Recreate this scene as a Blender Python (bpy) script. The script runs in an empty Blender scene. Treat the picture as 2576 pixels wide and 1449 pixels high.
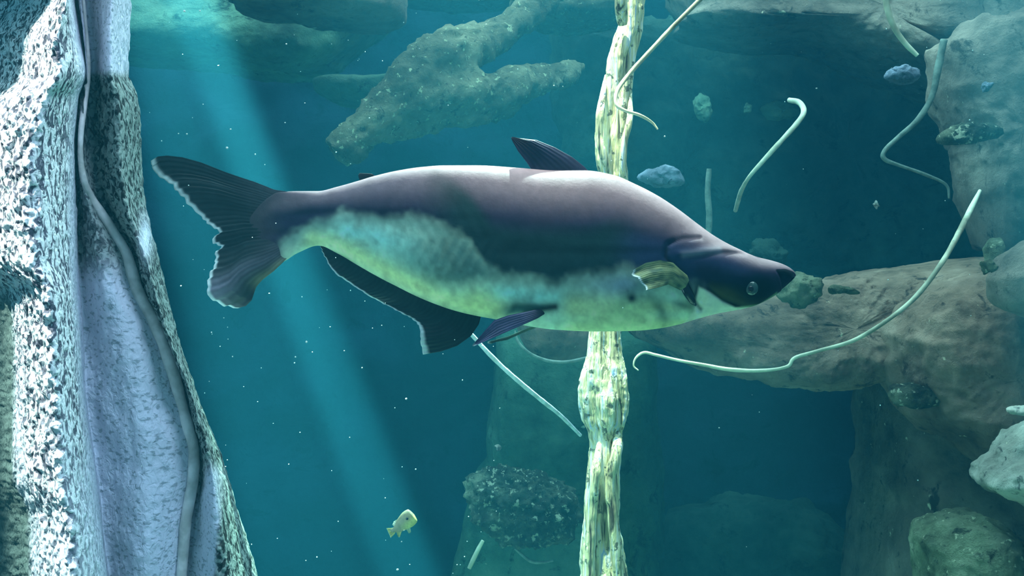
import bpy, bmesh, math, random
import numpy as np
from mathutils import Vector, Matrix

# ------------------------------------------------------------------ camera
sc = bpy.context.scene
C = sc.collection
cam_d = bpy.data.cameras.new('camera'); cam = bpy.data.objects.new('camera', cam_d); C.objects.link(cam)
cam_d.sensor_width = 36; cam_d.lens = 36; cam_d.clip_start = 0.02; cam_d.clip_end = 100
cam.rotation_euler = (math.pi/2, 0, 0)
sc.camera = cam

def P(px, py, Y):
    """point seen at pixel (px, py) of the 2576x1449 frame, Y metres into the tank"""
    return Vector(((px-1288)/2576*Y, Y, -(py-724.5)/2576*Y))

# ------------------------------------------------------------------ world, lights, exposure
sc.view_settings.view_transform = 'Standard'; sc.view_settings.look = 'None'
sc.view_settings.gamma = 1; sc.view_settings.use_curve_mapping = False
sc.view_settings.exposure = 0.0
sc.cycles.max_bounces = 4; sc.cycles.diffuse_bounces = 2; sc.cycles.glossy_bounces = 1
sc.cycles.transmission_bounces = 1; sc.cycles.volume_bounces = 0; sc.cycles.transparent_max_bounces = 4
sc.cycles.sample_clamp_indirect = 4; sc.cycles.adaptive_threshold = 0.02; sc.cycles.caustics_reflective = False; sc.cycles.caustics_refractive = False
w = bpy.data.worlds.new('world'); sc.world = w; w.use_nodes = True
w.node_tree.nodes['Background'].inputs[0].default_value = (0.62, 0.80, 1.0, 1)
w.node_tree.nodes['Background'].inputs[1].default_value = 0.34

def area(name, loc, to, sx, sy, power, col, spread=180):
    l = bpy.data.lights.new(name, 'AREA'); l.shape = 'RECTANGLE'; l.size = sx; l.size_y = sy
    l.energy = power; l.color = col; l.spread = math.radians(spread)
    o = bpy.data.objects.new(name, l); C.objects.link(o); o.location = loc
    o.rotation_euler = (Vector(to)-Vector(loc)).to_track_quat('-Z', 'Y').to_euler(); return o
def spot(name, loc, to, deg, power, col, blend=0.15, radius=0.03):
    l = bpy.data.lights.new(name, 'SPOT'); l.spot_size = math.radians(deg); l.spot_blend = blend
    l.energy = power; l.color = col; l.shadow_soft_size = radius
    o = bpy.data.objects.new(name, l); C.objects.link(o); o.location = loc
    o.rotation_euler = (Vector(to)-Vector(loc)).to_track_quat('-Z', 'Y').to_euler(); return o

# skylight over the whole tank
area('skylight', (-0.4, 3.7, 3.4), (-0.4, 3.7, 0), 6.0, 5.5, 820, (1.0, 0.86, 0.84))
# sun shafts, thrown by narrow unseen spots above the tank
def beam(name, a, b, deg, power, col=(1.0, 0.74, 0.58), blend=0.15, up=7.0, radius=0.03):
    a = Vector(a); b = Vector(b); d = (a-b).normalized()
    src = a + d*up
    return spot(name, src, b, deg, power, col, blend, radius)
beam('sunbeam_wide', P(420, 0, 2.9), P(800, 1449, 2.9), 3.0, 260000, blend=0.5)
beam('sunbeam_bright', P(478, 0, 3.0), P(1030, 1449, 3.0), 1.25, 900000, blend=0.35)
beam('sunbeam_inner', P(385, 0, 2.6), P(620, 1449, 2.6), 1.3, 170000, blend=0.4)
beam('sunbeam_right', P(2560, 0, 2.2), P(2800, 900, 2.2), 3.6, 260000, blend=0.8)
# sun on the near trunk, on the standing branch and over the fish's back
spot('sun_on_trunk', (-2.6, -0.2, 4.2), P(60, 800, 1.4), 13, 7500, (1.0, 0.66, 0.56), 0.4, 0.05)
spot('trunk_fill_spot', (1.5, -0.5, 3.0), P(330, 760, 1.5), 24, 600, (1.0, 0.74, 0.88), 0.7, 0.5)  # added unseen spot that brightens the blue panel of the trunk
spot('floor_bounce_spot', (0.3, 5.2, 6.2), (-0.1, 1.7, -1.95), 14, 27000, (1.0, 0.9, 0.7), 0.6, 0.05)  # added unseen spot; its light bounces off the floor onto the belly
spot('sun_on_branch', (-0.9, 1.2, 6.0), P(1470, 640, 2.4), 11.0, 9500, (1.0, 0.70, 0.48), 0.9, 0.05)

# ------------------------------------------------------------------ helpers
def interp(pts, x):
    p = np.array(pts, float); return np.interp(x, p[:, 0], p[:, 1])
def smooth_interp(pts, x):
    """monotone cubic through the points"""
    p = np.array(pts, float); X, Yv = p[:, 0], p[:, 1]
    h = np.diff(X); d = np.diff(Yv)/h
    m = np.zeros(len(X)); m[0] = d[0]; m[-1] = d[-1]
    for i in range(1, len(X)-1):
        if d[i-1]*d[i] > 0:
            w1 = 2*h[i]+h[i-1]; w2 = h[i]+2*h[i-1]; m[i] = (w1+w2)/(w1/d[i-1]+w2/d[i])
    x = np.clip(np.asarray(x, float), X[0], X[-1])
    i = np.clip(np.searchsorted(X, x)-1, 0, len(X)-2)
    t = (x-X[i])/h[i]
    return ((1+2*t)*(1-t)**2*Yv[i] + t*(1-t)**2*h[i]*m[i] + t*t*(3-2*t)*Yv[i+1] + t*t*(t-1)*h[i]*m[i+1])
def sstep(a, b, x):
    t = np.clip((x-a)/(b-a), 0, 1); return t*t*(3-2*t)

def vnoise(p, f, seed=0):
    """value noise in [-1, 1], p (..., 3)"""
    q = np.asarray(p, float)*f + seed*17.31 + 1000.0
    i = np.floor(q).astype(np.int64); t = q-i; t = t*t*t*(t*(t*6-15)+10)
    def hsh(x, y, z):
        n = (x*73856093) ^ (y*19349663) ^ (z*83492791) ^ (seed*2654435)
        n = (n ^ (n >> 13))*1274126177 & 0x7fffffff
        n = (n ^ (n >> 16)) & 0xffff
        return n/32767.5-1
    x, y, z = i[..., 0], i[..., 1], i[..., 2]; u, v, w_ = t[..., 0], t[..., 1], t[..., 2]
    r = 0
    for dx in (0, 1):
        for dy in (0, 1):
            for dz in (0, 1):
                r = r + hsh(x+dx, y+dy, z+dz)*(u if dx else 1-u)*(v if dy else 1-v)*(w_ if dz else 1-w_)
    return r
def fbm(p, f, octs=4, seed=0, gain=0.5):
    r = 0; a = 1; s = 0
    for k in range(octs):
        r = r + a*vnoise(p, f*2**k, seed+k*7); s += a; a *= gain
    return r/s

def pxof(V):
    Y = np.maximum(V[..., 1], 0.05)
    return V[..., 0]/Y*2576+1288, -V[..., 2]/Y*2576+724.5
def P3(px, py, Y):
    px = np.asarray(px, float); py = np.asarray(py, float); Y = np.asarray(Y, float)+0*px
    return np.stack([(px-1288)/2576*Y, Y, -(py-724.5)/2576*Y], -1)

def mk(name, V, F, mat, parent=None, col=None, smooth=True):
    me = bpy.data.meshes.new(name); me.from_pydata(np.asarray(V, float).reshape(-1, 3).tolist(), [], F if isinstance(F, list) else F.tolist())
    me.update()
    if smooth: me.polygons.foreach_set('use_smooth', [True]*len(me.polygons))
    if col is not None:
        a = me.color_attributes.new('Col', 'FLOAT_COLOR', 'POINT')
        c = np.ones((len(me.vertices), 4)); c[:, :3] = np.asarray(col).reshape(-1, 3)
        a.data.foreach_set('color', c.ravel())
    bm = bmesh.new(); bm.from_mesh(me); bmesh.ops.recalc_face_normals(bm, faces=bm.faces); bm.to_mesh(me); bm.free()
    me.materials.append(mat)
    o = bpy.data.objects.new(name, me); C.objects.link(o)
    if parent: o.parent = parent
    return o
def grid_faces(nu, nv, wrap_v=False, off=0):
    i, j = np.meshgrid(np.arange(nu-1), np.arange(nv if wrap_v else nv-1), indexing='ij')
    j2 = (j+1) % nv
    return np.stack([i*nv+j, i*nv+j2, (i+1)*nv+j2, (i+1)*nv+j], -1).reshape(-1, 4)+off
def loft(V):
    """V (nu, nv, 3) rings closed in v; closed by fans at both ends"""
    nu, nv = V.shape[:2]
    F = grid_faces(nu, nv, True).tolist()
    V2 = np.concatenate([V.reshape(-1, 3), V[0].mean(0)[None], V[-1].mean(0)[None]])
    a, b = nu*nv, nu*nv+1
    for j in range(nv):
        F.append([a, (j+1) % nv, j]); F.append([b, (nu-1)*nv+j, (nu-1)*nv+(j+1) % nv])
    return V2, F
def tag(o, label=None, cat=None, group=None, kind=None):
    if label: o['label'] = label
    if cat: o['category'] = cat
    if group: o['group'] = group
    if kind: o['kind'] = kind
    return o
def empty(name, loc):
    o = bpy.data.objects.new(name, None); C.objects.link(o); o.location = loc; o.empty_display_size = 0.05; return o
def adopt(o, root):
    o.parent = root; o.matrix_parent_inverse = Matrix.Translation(-root.location); return o

_ico = {}
def ico(n):
    if n not in _ico:
        bm = bmesh.new(); bmesh.ops.create_icosphere(bm, subdivisions=n, radius=1)
        _ico[n] = (np.array([v.co[:] for v in bm.verts]), [[v.index for v in f.verts] for f in bm.faces]); bm.free()
    V, F = _ico[n]; return V.copy(), [list(f) for f in F]

def stone(name, pts, Y, T, mat, seed=0, rough=0.05, freq=3.0, box=0.75, res=(96, 56), parent=None, lean=0.0, fine=0.5, tilt=0.0):
    """a closed solid rock whose silhouette passes the (px,py) outline; T = half depth in metres.
    box < 1 makes the front flatter; tilt leans its depth with height"""
    p = np.array(pts, float); c = p.mean(0)
    d = p-c; ang = np.unwrap(np.arctan2(d[:, 1], d[:, 0])); rad = np.hypot(d[:, 0], d[:, 1])
    if ang[-1] < ang[0]: ang = ang[::-1]; rad = rad[::-1]
    o = np.argsort(ang); ang = ang[o]; rad = rad[o]
    A = np.concatenate([ang-2*np.pi, ang, ang+2*np.pi]); R = np.concatenate([rad]*3)
    nth, nph = res
    th = np.linspace(0, 2*np.pi, nth, endpoint=False)+ang[0]
    # points along the polygon outline
    r = np.interp(th, A, R)
    # use true polygon edge distance rather than polar interpolation
    pp = np.concatenate([p[o], p[o][:1]]); 
    for k, t in enumerate(th):
        ca, sa = math.cos(t), math.sin(t)
        for q in range(len(pp)-1):
            x1, y1 = pp[q]-c; x2, y2 = pp[q+1]-c
            den = ca*(y2-y1)-sa*(x2-x1)
            if abs(den) < 1e-9: continue
            rr = (x1*(y2-y1)-y1*(x2-x1))/den; u = (x1*sa-y1*ca)/den
            if rr > 0 and -1e-6 <= u <= 1+1e-6: r[k] = rr
    r = (np.roll(r, 1)+2*r+np.roll(r, -1))/4
    ph = np.linspace(-np.pi/2, np.pi/2, nph+2)[1:-1]
    cp = np.cos(ph)**box; sp = np.sign(np.sin(ph))*np.abs(np.sin(ph))**box
    PX = c[0]+cp[:, None]*r*np.cos(th); PY = c[1]+cp[:, None]*r*np.sin(th)
    YY = Y+T*0.0+T*sp[:, None]+0*PX + tilt*(PY-c[1])/2576*Y + lean*(PX-c[0])/2576*Y
    # keep the metric size of the outline at depth Y
    V = P3(PX, PY, Y); V[..., 1] = YY
    V, F = loft(V)
    ctr = V.mean(0); nrm = V-ctr; nrm /= (np.linalg.norm(nrm, axis=1, keepdims=True)+1e-9)
    n1 = fbm(V, freq, 3, seed); n2 = fbm(V, freq*6, 3, seed+40)
    ridge = 1-2*np.abs(vnoise(V, freq*1.7, seed+9))
    V = V + nrm*(rough*(n1+0.35*ridge)+rough*fine*n2)[:, None]
    return mk(name, V, F, mat, parent)

def rock(name, cx, cy, Y, rx, ry, mat, seed=0, depth=1.0, rough=0.2, rot=0.0, sub=5, freq=1.4, parent=None, flat=None):
    """a boulder: displaced sphere, radii in pixels at depth Y"""
    V, F = ico(sub)
    n = fbm(V, freq, 4, seed, 0.55); cell = np.abs(vnoise(V, freq*1.3, seed+3))
    V = V*(1+rough*(n*1.2-0.5*cell))[:, None]
    V[:, 0] *= rx/2576*Y; V[:, 2] *= ry/2576*Y; V[:, 1] *= depth*(rx+ry)/2/2576*Y
    c, s = math.cos(rot), math.sin(rot)
    V = np.stack([V[:, 0]*c-V[:, 2]*s, V[:, 1], V[:, 0]*s+V[:, 2]*c], -1)
    o = mk(name, V, F, mat, parent); o.location = P(cx, cy, Y) if parent is None else (0, 0, 0); return o

def catmull(pts, n):
    p = np.array(pts, float); p = np.concatenate([[2*p[0]-p[1]], p, [2*p[-1]-p[-2]]])
    seg = len(p)-3; t = np.linspace(0, seg-1e-6, n); i = t.astype(int); f = (t-i)[:, None]
    a, b, c_, d = p[i], p[i+1], p[i+2], p[i+3]
    return 0.5*((2*b)+(-a+c_)*f+(2*a-5*b+4*c_-d)*f*f+(-a+3*b-3*c_+d)*f**3)
def tube(name, pts, mat, n=80, ring=14, rough=0.12, seed=0, parent=None, freq=40, jitter=0.0, rs=1.0):
    """pts (px, py, Y, radius_px) along the centre line"""
    q = catmull(pts, n)
    ctr = P3(q[:, 0], q[:, 1], q[:, 2]); R = np.maximum(q[:, 3]*rs, 0.3)/2576*q[:, 2]
    if jitter: ctr = ctr+np.stack([vnoise(ctr, 9, seed), vnoise(ctr, 9, seed+1), vnoise(ctr, 9, seed+2)], -1)*jitter
    T = np.gradient(ctr, axis=0); T /= np.linalg.norm(T, axis=1, keepdims=True)
    up = np.array([0, 1.0, 0]); A = np.cross(T, up); A /= (np.linalg.norm(A, axis=1, keepdims=True)+1e-9); B = np.cross(T, A)
    th = np.linspace(0, 2*np.pi, ring, endpoint=False)
    V = ctr[:, None]+R[:, None, None]*(np.cos(th)[None, :, None]*A[:, None]+np.sin(th)[None, :, None]*B[:, None])
    k = 1+rough*fbm(V, freq, 3, seed)
    V = ctr[:, None]+(V-ctr[:, None])*k[..., None]
    V, F = loft(V); return mk(name, V, F, mat, parent)

def remesh(name, obs, mat, voxel, disp=(), seed=0):
    """join solid pieces into one continuous body, then roughen it"""
    bm = bmesh.new()
    for o in obs:
        o.data.transform(o.matrix_world); bm.from_mesh(o.data)
        me = o.data; bpy.data.objects.remove(o); bpy.data.meshes.remove(me)
    me = bpy.data.meshes.new(name); bm.to_mesh(me); bm.free()
    o = bpy.data.objects.new(name, me); C.objects.link(o)
    m = o.modifiers.new('r', 'REMESH'); m.mode = 'VOXEL'; m.voxel_size = voxel
    s = o.modifiers.new('s', 'SMOOTH'); s.iterations = 6
    dg = bpy.context.evaluated_depsgraph_get(); me2 = bpy.data.meshes.new_from_object(o.evaluated_get(dg))
    bpy.data.objects.remove(o); bpy.data.meshes.remove(me)
    n = len(me2.vertices); V = np.empty(n*3); me2.vertices.foreach_get('co', V); V = V.reshape(-1, 3)
    N = np.empty(n*3); me2.vertices.foreach_get('normal', N); N = N.reshape(-1, 3)
    for f, a in disp: V = V+N*(a*fbm(V, f, 3, seed+int(f)))[:, None]
    me2.vertices.foreach_set('co', V.ravel()); me2.update(); me2.name = name
    me2.polygons.foreach_set('use_smooth', [True]*len(me2.polygons)); me2.materials.clear(); me2.materials.append(mat)
    o = bpy.data.objects.new(name, me2); C.objects.link(o); return o

# ------------------------------------------------------------------ materials
def newmat(name):
    m = bpy.data.materials.new(name); m.use_nodes = True; nt = m.node_tree
    return m, nt, nt.nodes['Principled BSDF']
def ramp(nt, stops, src):
    r = nt.nodes.new('ShaderNodeValToRGB'); e = r.color_ramp.elements
    while len(e) < len(stops): e.new(0.5)
    for k, (p, c) in enumerate(stops):
        e[k].position = p; e[k].color = (*c, 1)
    nt.links.new(src, r.inputs[0]); return r.outputs[0]
def noise(nt, scale, detail=4, rough=0.6, vec=None, dist=0.0):
    n = nt.nodes.new('ShaderNodeTexNoise'); n.inputs['Scale'].default_value = scale
    n.inputs['Detail'].default_value = detail; n.inputs['Roughness'].default_value = rough
    n.inputs['Distortion'].default_value = dist
    if vec: nt.links.new(vec, n.inputs['Vector'])
    return n.outputs['Fac']
def coords(nt, scale=(1, 1, 1)):
    t = nt.nodes.new('ShaderNodeNewGeometry'); m = nt.nodes.new('ShaderNodeMapping')
    m.inputs['Scale'].default_value = scale; nt.links.new(t.outputs['Position'], m.inputs[0]); return m.outputs[0]
def mix(nt, f, a, b, mode='MIX'):
    m = nt.nodes.new('ShaderNodeMix'); m.data_type = 'RGBA'; m.blend_type = mode
    for s, v in ((m.inputs['Factor'], f), (m.inputs[6], a), (m.inputs[7], b)):
        if isinstance(v, (int, float)): s.default_value = v
        elif isinstance(v, tuple): s.default_value = (*v, 1)
        else: nt.links.new(v, s)
    return m.outputs[2]
def bump(nt, b, h, strength, dist=0.01, nrm=None):
    n = nt.nodes.new('ShaderNodeBump'); n.inputs['Strength'].default_value = strength; n.inputs['Distance'].default_value = dist
    nt.links.new(h, n.inputs['Height'])
    if nrm: nt.links.new(nrm, n.inputs['Normal'])
    nt.links.new(n.outputs[0], b.inputs['Normal']); return n.outputs[0]

def rock_mat(name, dark, mid, light, scale=6, spots=(0.5, 0.6, 0.45), spot_amt=0.66, bstr=0.6, rough=0.9):
    m, nt, b = newmat(name); v = coords(nt)
    c = ramp(nt, [(0.30, dark), (0.5, mid), (0.72, light)], noise(nt, scale, 6, 0.65, v))
    big = ramp(nt, [(0.4, (0.45, 0.45, 0.45)), (0.62, (1, 1, 1))], noise(nt, scale*0.35, 3, 0.5, v))
    c = mix(nt, 1.0, c, big, 'MULTIPLY')
    pit = ramp(nt, [(0.33, (0.25, 0.28, 0.3)), (0.42, (1, 1, 1))], noise(nt, scale*2.6, 5, 0.7, v, 0.5))
    c = mix(nt, 1.0, c, pit, 'MULTIPLY')
    sp = ramp(nt, [(spot_amt, (0, 0, 0)), (spot_amt+0.06, (1, 1, 1))], noise(nt, scale*5, 3, 0.6, v))
    c = mix(nt, sp, c, spots)
    nt.links.new(c, b.inputs['Base Color']); b.inputs['Roughness'].default_value = rough
    b.inputs['Specular IOR Level'].default_value = 0.15
    bump(nt, b, noise(nt, scale*3, 8, 0.72, v), bstr, 0.12); return m

M = {}
M['rock'] = rock_mat('grey_brown_rock', (0.12, 0.10, 0.075), (0.34, 0.26, 0.19), (0.58, 0.44, 0.32), 4, (0.85, 0.72, 0.48), 0.69)
M['rock_brown'] = rock_mat('brown_rock', (0.14, 0.09, 0.06), (0.42, 0.26, 0.17), (0.66, 0.43, 0.30), 5, (0.85, 0.66, 0.42), 0.70)
M['rock_green'] = rock_mat('green_rock', (0.06, 0.12, 0.08), (0.18, 0.32, 0.20), (0.34, 0.50, 0.30), 3.5, (0.55, 0.70, 0.42), 0.72)
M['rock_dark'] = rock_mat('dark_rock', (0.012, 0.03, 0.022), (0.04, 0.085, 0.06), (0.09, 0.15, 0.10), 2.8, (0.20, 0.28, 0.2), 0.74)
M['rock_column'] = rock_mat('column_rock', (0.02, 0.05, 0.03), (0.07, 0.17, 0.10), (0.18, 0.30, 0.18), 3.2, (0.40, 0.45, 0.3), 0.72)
M['rock_black'] = rock_mat('shaded_rock', (0.004, 0.010, 0.022), (0.010, 0.026, 0.05), (0.02, 0.045, 0.075), 2.2, (0.03, 0.06, 0.09), 0.8)  # cave shade put into the colour as near-black blue
M['rock_pale'] = rock_mat('pale_rock', (0.35, 0.31, 0.24), (0.70, 0.62, 0.48), (0.95, 0.85, 0.68), 9, (1.0, 0.9, 0.6), 0.72)
M['log'] = rock_mat('encrusted_log', (0.24, 0.22, 0.13), (0.56, 0.49, 0.28), (0.85, 0.76, 0.46), 8, (1.0, 0.95, 0.55), 0.62, 1.0)
M['algae'] = rock_mat('algae_rock', (0.03, 0.03, 0.035), (0.22, 0.27, 0.18), (1.0, 1.0, 0.62), 8, (1.0, 0.95, 0.65), 0.58, 1.0)
M['mossy'] = rock_mat('mossy_boulder', (0.14, 0.17, 0.09), (0.44, 0.50, 0.28), (0.80, 0.80, 0.50), 9, (1.0, 0.95, 0.6), 0.64, 1.0)
M['bluish'] = rock_mat('bluish_stone', (0.14, 0.18, 0.22), (0.36, 0.42, 0.52), (0.62, 0.68, 0.80), 16, (0.85, 0.9, 1.0), 0.75)
M['sand'] = rock_mat('sand', (0.40, 0.42, 0.28), (0.6, 0.6, 0.42), (0.75, 0.72, 0.5), 3)

def twig_mat(name, a, b_, scale=30):
    m, nt, b = newmat(name); v = coords(nt)
    c = ramp(nt, [(0.35, a), (0.65, b_)], noise(nt, scale, 3, 0.6, v))
    nt.links.new(c, b.inputs['Base Color']); b.inputs['Roughness'].default_value = 0.7
    bump(nt, b, noise(nt, scale*4, 3, 0.6, v), 0.4, 0.004); return m
M['twig'] = twig_mat('pale_twig', (0.26, 0.24, 0.15), (0.92, 0.85, 0.58), 7)
M['twig_dim'] = twig_mat('dim_twig', (0.10, 0.13, 0.10), (0.22, 0.26, 0.20))
M['vine'] = twig_mat('vine', (0.55, 0.54, 0.50), (1.0, 0.94, 0.92), 24)

# standing branch: streaked cream bark with dark furrows; yellow and blue lens fringes painted in
m, nt, b = newmat('branch_bark'); v = coords(nt, (1, 1, 0.07))
vd = coords(nt, (1, 1, 1))
n1 = noise(nt, 95, 4, 0.6, v, 0.6)
c = ramp(nt, [(0.34, (0.06, 0.06, 0.05)), (0.41, (0.50, 0.46, 0.28)), (0.50, (1.0, 0.90, 0.48)), (0.60, (1.0, 0.97, 0.82)), (0.72, (0.40, 0.58, 0.90))], n1)
n2 = noise(nt, 48, 3, 0.6, vd)
c = mix(nt, ramp(nt, [(0.60, (0, 0, 0)), (0.65, (1, 1, 1))], n2), c, (0.20, 0.22, 0.16))
nt.links.new(c, b.inputs['Base Color']); b.inputs['Roughness'].default_value = 0.6
bump(nt, b, n1, 1.0, 0.012); M['branch'] = m

# trunk: vertex colour r = white crust amount, g = mottling with sun dapple painted in, b = greenness
m, nt, b = newmat('crusted_dappled_trunk'); v = coords(nt)
at = nt.nodes.new('ShaderNodeVertexColor'); at.layer_name = 'Col'
sep = nt.nodes.new('ShaderNodeSeparateColor'); nt.links.new(at.outputs[0], sep.inputs[0])
nz = noise(nt, 92, 3, 0.55, coords(nt, (1, 1, 0.75)), 0.8)
nf = noise(nt, 220, 2, 0.5, v)
mot = ramp(nt, [(0.44, (0, 0, 0)), (0.52, (1, 1, 1))], nz)
base = mix(nt, sep.outputs[0], (0.20, 0.24, 0.22), (0.86, 0.86, 0.98))
base = mix(nt, sep.outputs[2], base, (0.14, 0.18, 0.155))
pit = mix(nt, 1.0, base, (0.15, 0.15, 0.17), 'MULTIPLY')
mott = mix(nt, mot, pit, mix(nt, sep.outputs[2], (0.95, 0.95, 0.95), (0.30, 0.37, 0.33)))
c = mix(nt, sep.outputs[1], base, mott)
fine = ramp(nt, [(0.36, (0.35, 0.42, 0.42)), (0.45, (1, 1, 1))], noise(nt, 130, 3, 0.5, coords(nt, (0.55, 1, 1.4))))
c = mix(nt, 0.75, c, fine, 'MULTIPLY')
nt.links.new(c, b.inputs['Base Color']); b.inputs['Roughness'].default_value = 0.85; b.inputs['Specular IOR Level'].default_value = 0.1
bump(nt, b, nz, 0.8, 0.006); M['trunk'] = m

# fish skin and fins
def skin_mat(name, scale=60, rough=0.5, spec=0.3, bs=0.15, amt=0.35, trans=0.0):
    m, nt, b = newmat(name); v = coords(nt)
    at = nt.nodes.new('ShaderNodeVertexColor'); at.layer_name = 'Col'
    f = ramp(nt, [(0.3, (1-amt, 1-amt, 1-amt)), (0.65, (1, 1, 1))], noise(nt, scale, 4, 0.6, v))
    c = mix(nt, 1.0, at.outputs[0], f, 'MULTIPLY'); nt.links.new(c, b.inputs['Base Color'])
    b.inputs['Roughness'].default_value = rough; b.inputs['Specular IOR Level'].default_value = spec
    bump(nt, b, noise(nt, scale*3, 4, 0.6, v), bs, 0.003); return m
M['skin'] = skin_mat('fish_skin', 45, 0.55, 0.06, 0.15, 0.2); M['fin'] = skin_mat('fish_fin', 40, 0.5, 0.25, 0.1, 0.3)
M['smallfish'] = skin_mat('small_fish_skin', 120, 0.5, 0.3, 0.1, 0.35)
m, nt, b = newmat('eye_ball'); b.inputs['Base Color'].default_value = (0.04, 0.08, 0.07, 1); b.inputs['Roughness'].default_value = 0.12; b.inputs['Specular IOR Level'].default_value = 0.9; M['eye'] = m
m, nt, b = newmat('pupil'); b.inputs['Base Color'].default_value = (0.005, 0.008, 0.015, 1); b.inputs['Roughness'].default_value = 0.08; M['pupil'] = m
m, nt, b = newmat('speck'); b.inputs['Base Color'].default_value = (0.9, 0.95, 0.85, 1); M['speck'] = m

# water: a body of clear teal water that scatters and absorbs
m = bpy.data.materials.new('water'); m.use_nodes = True; nt = m.node_tree; nt.nodes.remove(nt.nodes['Principled BSDF'])
vs = nt.nodes.new('ShaderNodeVolumeScatter'); va = nt.nodes.new('ShaderNodeVolumeAbsorption'); ad = nt.nodes.new('ShaderNodeAddShader')
vs.inputs['Color'].default_value = (0.07, 0.70, 1.0, 1); vs.inputs['Density'].default_value = 0.022; vs.inputs['Anisotropy'].default_value = 0.1
va.inputs['Color'].default_value = (0.0, 0.72, 0.84, 1); va.inputs['Density'].default_value = 0.24
nt.links.new(vs.outputs[0], ad.inputs[0]); nt.links.new(va.outputs[0], ad.inputs[1]); nt.links.new(ad.outputs[0], nt.nodes['Material Output'].inputs['Volume'])
M['water'] = m

# ------------------------------------------------------------------ setting: water, walls, floor
def box(name, a, b_, mat):
    V = [(x, y, z) for x in (a[0], b_[0]) for y in (a[1], b_[1]) for z in (a[2], b_[2])]
    F = [[0, 1, 3, 2], [4, 6, 7, 5], [0, 4, 5, 1], [2, 3, 7, 6], [0, 2, 6, 4], [1, 5, 7, 3]]
    return mk(name, np.array(V), F, mat, smooth=False)
tag(box('water', (-7.5, -0.6, -2.6), (7.5, 9.2, 1.9), M['water']), 'clear teal water filling the tank', None, None, 'structure')

# back wall of the tank: a rock face that bends forward at both sides
n_u, n_v = 260, 130
uu = np.linspace(-1, 1, n_u)[:, None]+np.zeros((1, n_v)); vv = np.zeros((n_u, 1))+np.linspace(-2.7, 2.5, n_v)[None]
ang = uu*1.45
V = np.stack([6.8*np.sin(ang), 1.0+6.0*np.cos(ang)**0.6 if False else 0.8+6.0*np.cos(ang), vv], -1)
nn = np.stack([-np.sin(ang), -np.cos(ang), 0*ang], -1)
V = V+nn*(0.45*fbm(V, 0.9, 4, 5)+0.15*fbm(V, 3.5, 3, 8))[..., None]
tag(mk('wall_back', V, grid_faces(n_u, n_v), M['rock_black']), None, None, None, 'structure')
gx, gy = np.meshgrid(np.linspace(-7, 7, 160), np.linspace(-0.5, 8, 110), indexing='ij')
V = np.stack([gx, gy, -1.95+0*gx], -1); V[..., 2] += 0.12*fbm(V, 1.2, 4, 3)
tag(mk('floor', V, grid_faces(160, 110), M['sand']), None, None, None, 'structure')

# ------------------------------------------------------------------ big background rocks
def T_(name, label, pts, Y, T, mat, cat='rock', **k):
    return tag(stone(name, pts, Y, T, M[mat], **k), label, cat)

T_('rock_overhang', 'large hazy green rock overhang across the upper left behind the light shafts',
   [(180,-160),(980,-160),(1000,-20),(960,60),(905,110),(830,188),(745,196),(650,184),(560,162),(400,158),(280,152),(180,60)], 5.1, 0.42, 'rock_green', tilt=-0.5, seed=3, rough=0.03, box=0.55, res=(160, 70))
T_('rock_ledge', 'lighter grey-green ledge at the top edge above the green overhang',
   [(560,-150),(1010,-150),(1012,40),(985,66),(860,64),(800,50),(700,42),(600,30)], 4.2, 0.26, 'rock', tilt=-0.7, seed=6, rough=0.03, box=0.55, res=(120, 50))
T_('rock_ledge', 'grey rock ledge at the top edge above the end of the forked log',
   [(1020,-150),(1310,-150),(1300,10),(1240,22),(1160,30),(1080,26),(1022,18)], 5.75, 0.2, 'rock', tilt=-0.7, seed=8, rough=0.02, box=0.55, res=(110, 50))
T_('boulder', 'grey-brown boulder at the top edge just left of the standing branch',
   [(1290,-160),(1560,-160),(1600,60),(1530,78),(1450,84),(1370,80),(1320,60),(1280,20)], 4.9, 0.28, 'log', tilt=-0.7, seed=12, rough=0.03, box=0.7, res=(110, 56))
T_('rock_ledge', 'small green rock nub poking out left behind the forked log',
   [(785,205),(830,196),(930,200),(1050,190),(1120,240),(1000,285),(900,272),(840,258),(795,235)], 4.8, 0.22, 'rock_green', seed=14, rough=0.02, box=0.8, res=(90, 44))
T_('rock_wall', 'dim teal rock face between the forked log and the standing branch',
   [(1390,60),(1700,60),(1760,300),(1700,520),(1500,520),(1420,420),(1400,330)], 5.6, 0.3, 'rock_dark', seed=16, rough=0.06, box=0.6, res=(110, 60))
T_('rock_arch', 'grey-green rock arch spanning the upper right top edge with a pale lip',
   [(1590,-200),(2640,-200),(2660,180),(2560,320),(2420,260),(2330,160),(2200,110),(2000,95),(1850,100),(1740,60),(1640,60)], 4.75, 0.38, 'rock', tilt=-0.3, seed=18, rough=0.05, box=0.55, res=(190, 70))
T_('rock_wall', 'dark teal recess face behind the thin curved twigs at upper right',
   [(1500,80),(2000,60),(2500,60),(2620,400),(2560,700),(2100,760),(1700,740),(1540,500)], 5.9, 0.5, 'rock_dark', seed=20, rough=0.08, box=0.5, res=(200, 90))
T_('rock_buttress', 'hazy grey rock buttress along the right edge above the pale boulder',
   [(2360,120),(2460,60),(2680,40),(2740,650),(2480,640),(2468,560),(2440,420),(2420,330),(2380,240)], 3.95, 0.25, 'rock', seed=22, rough=0.05, box=0.6, res=(150, 80))
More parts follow.
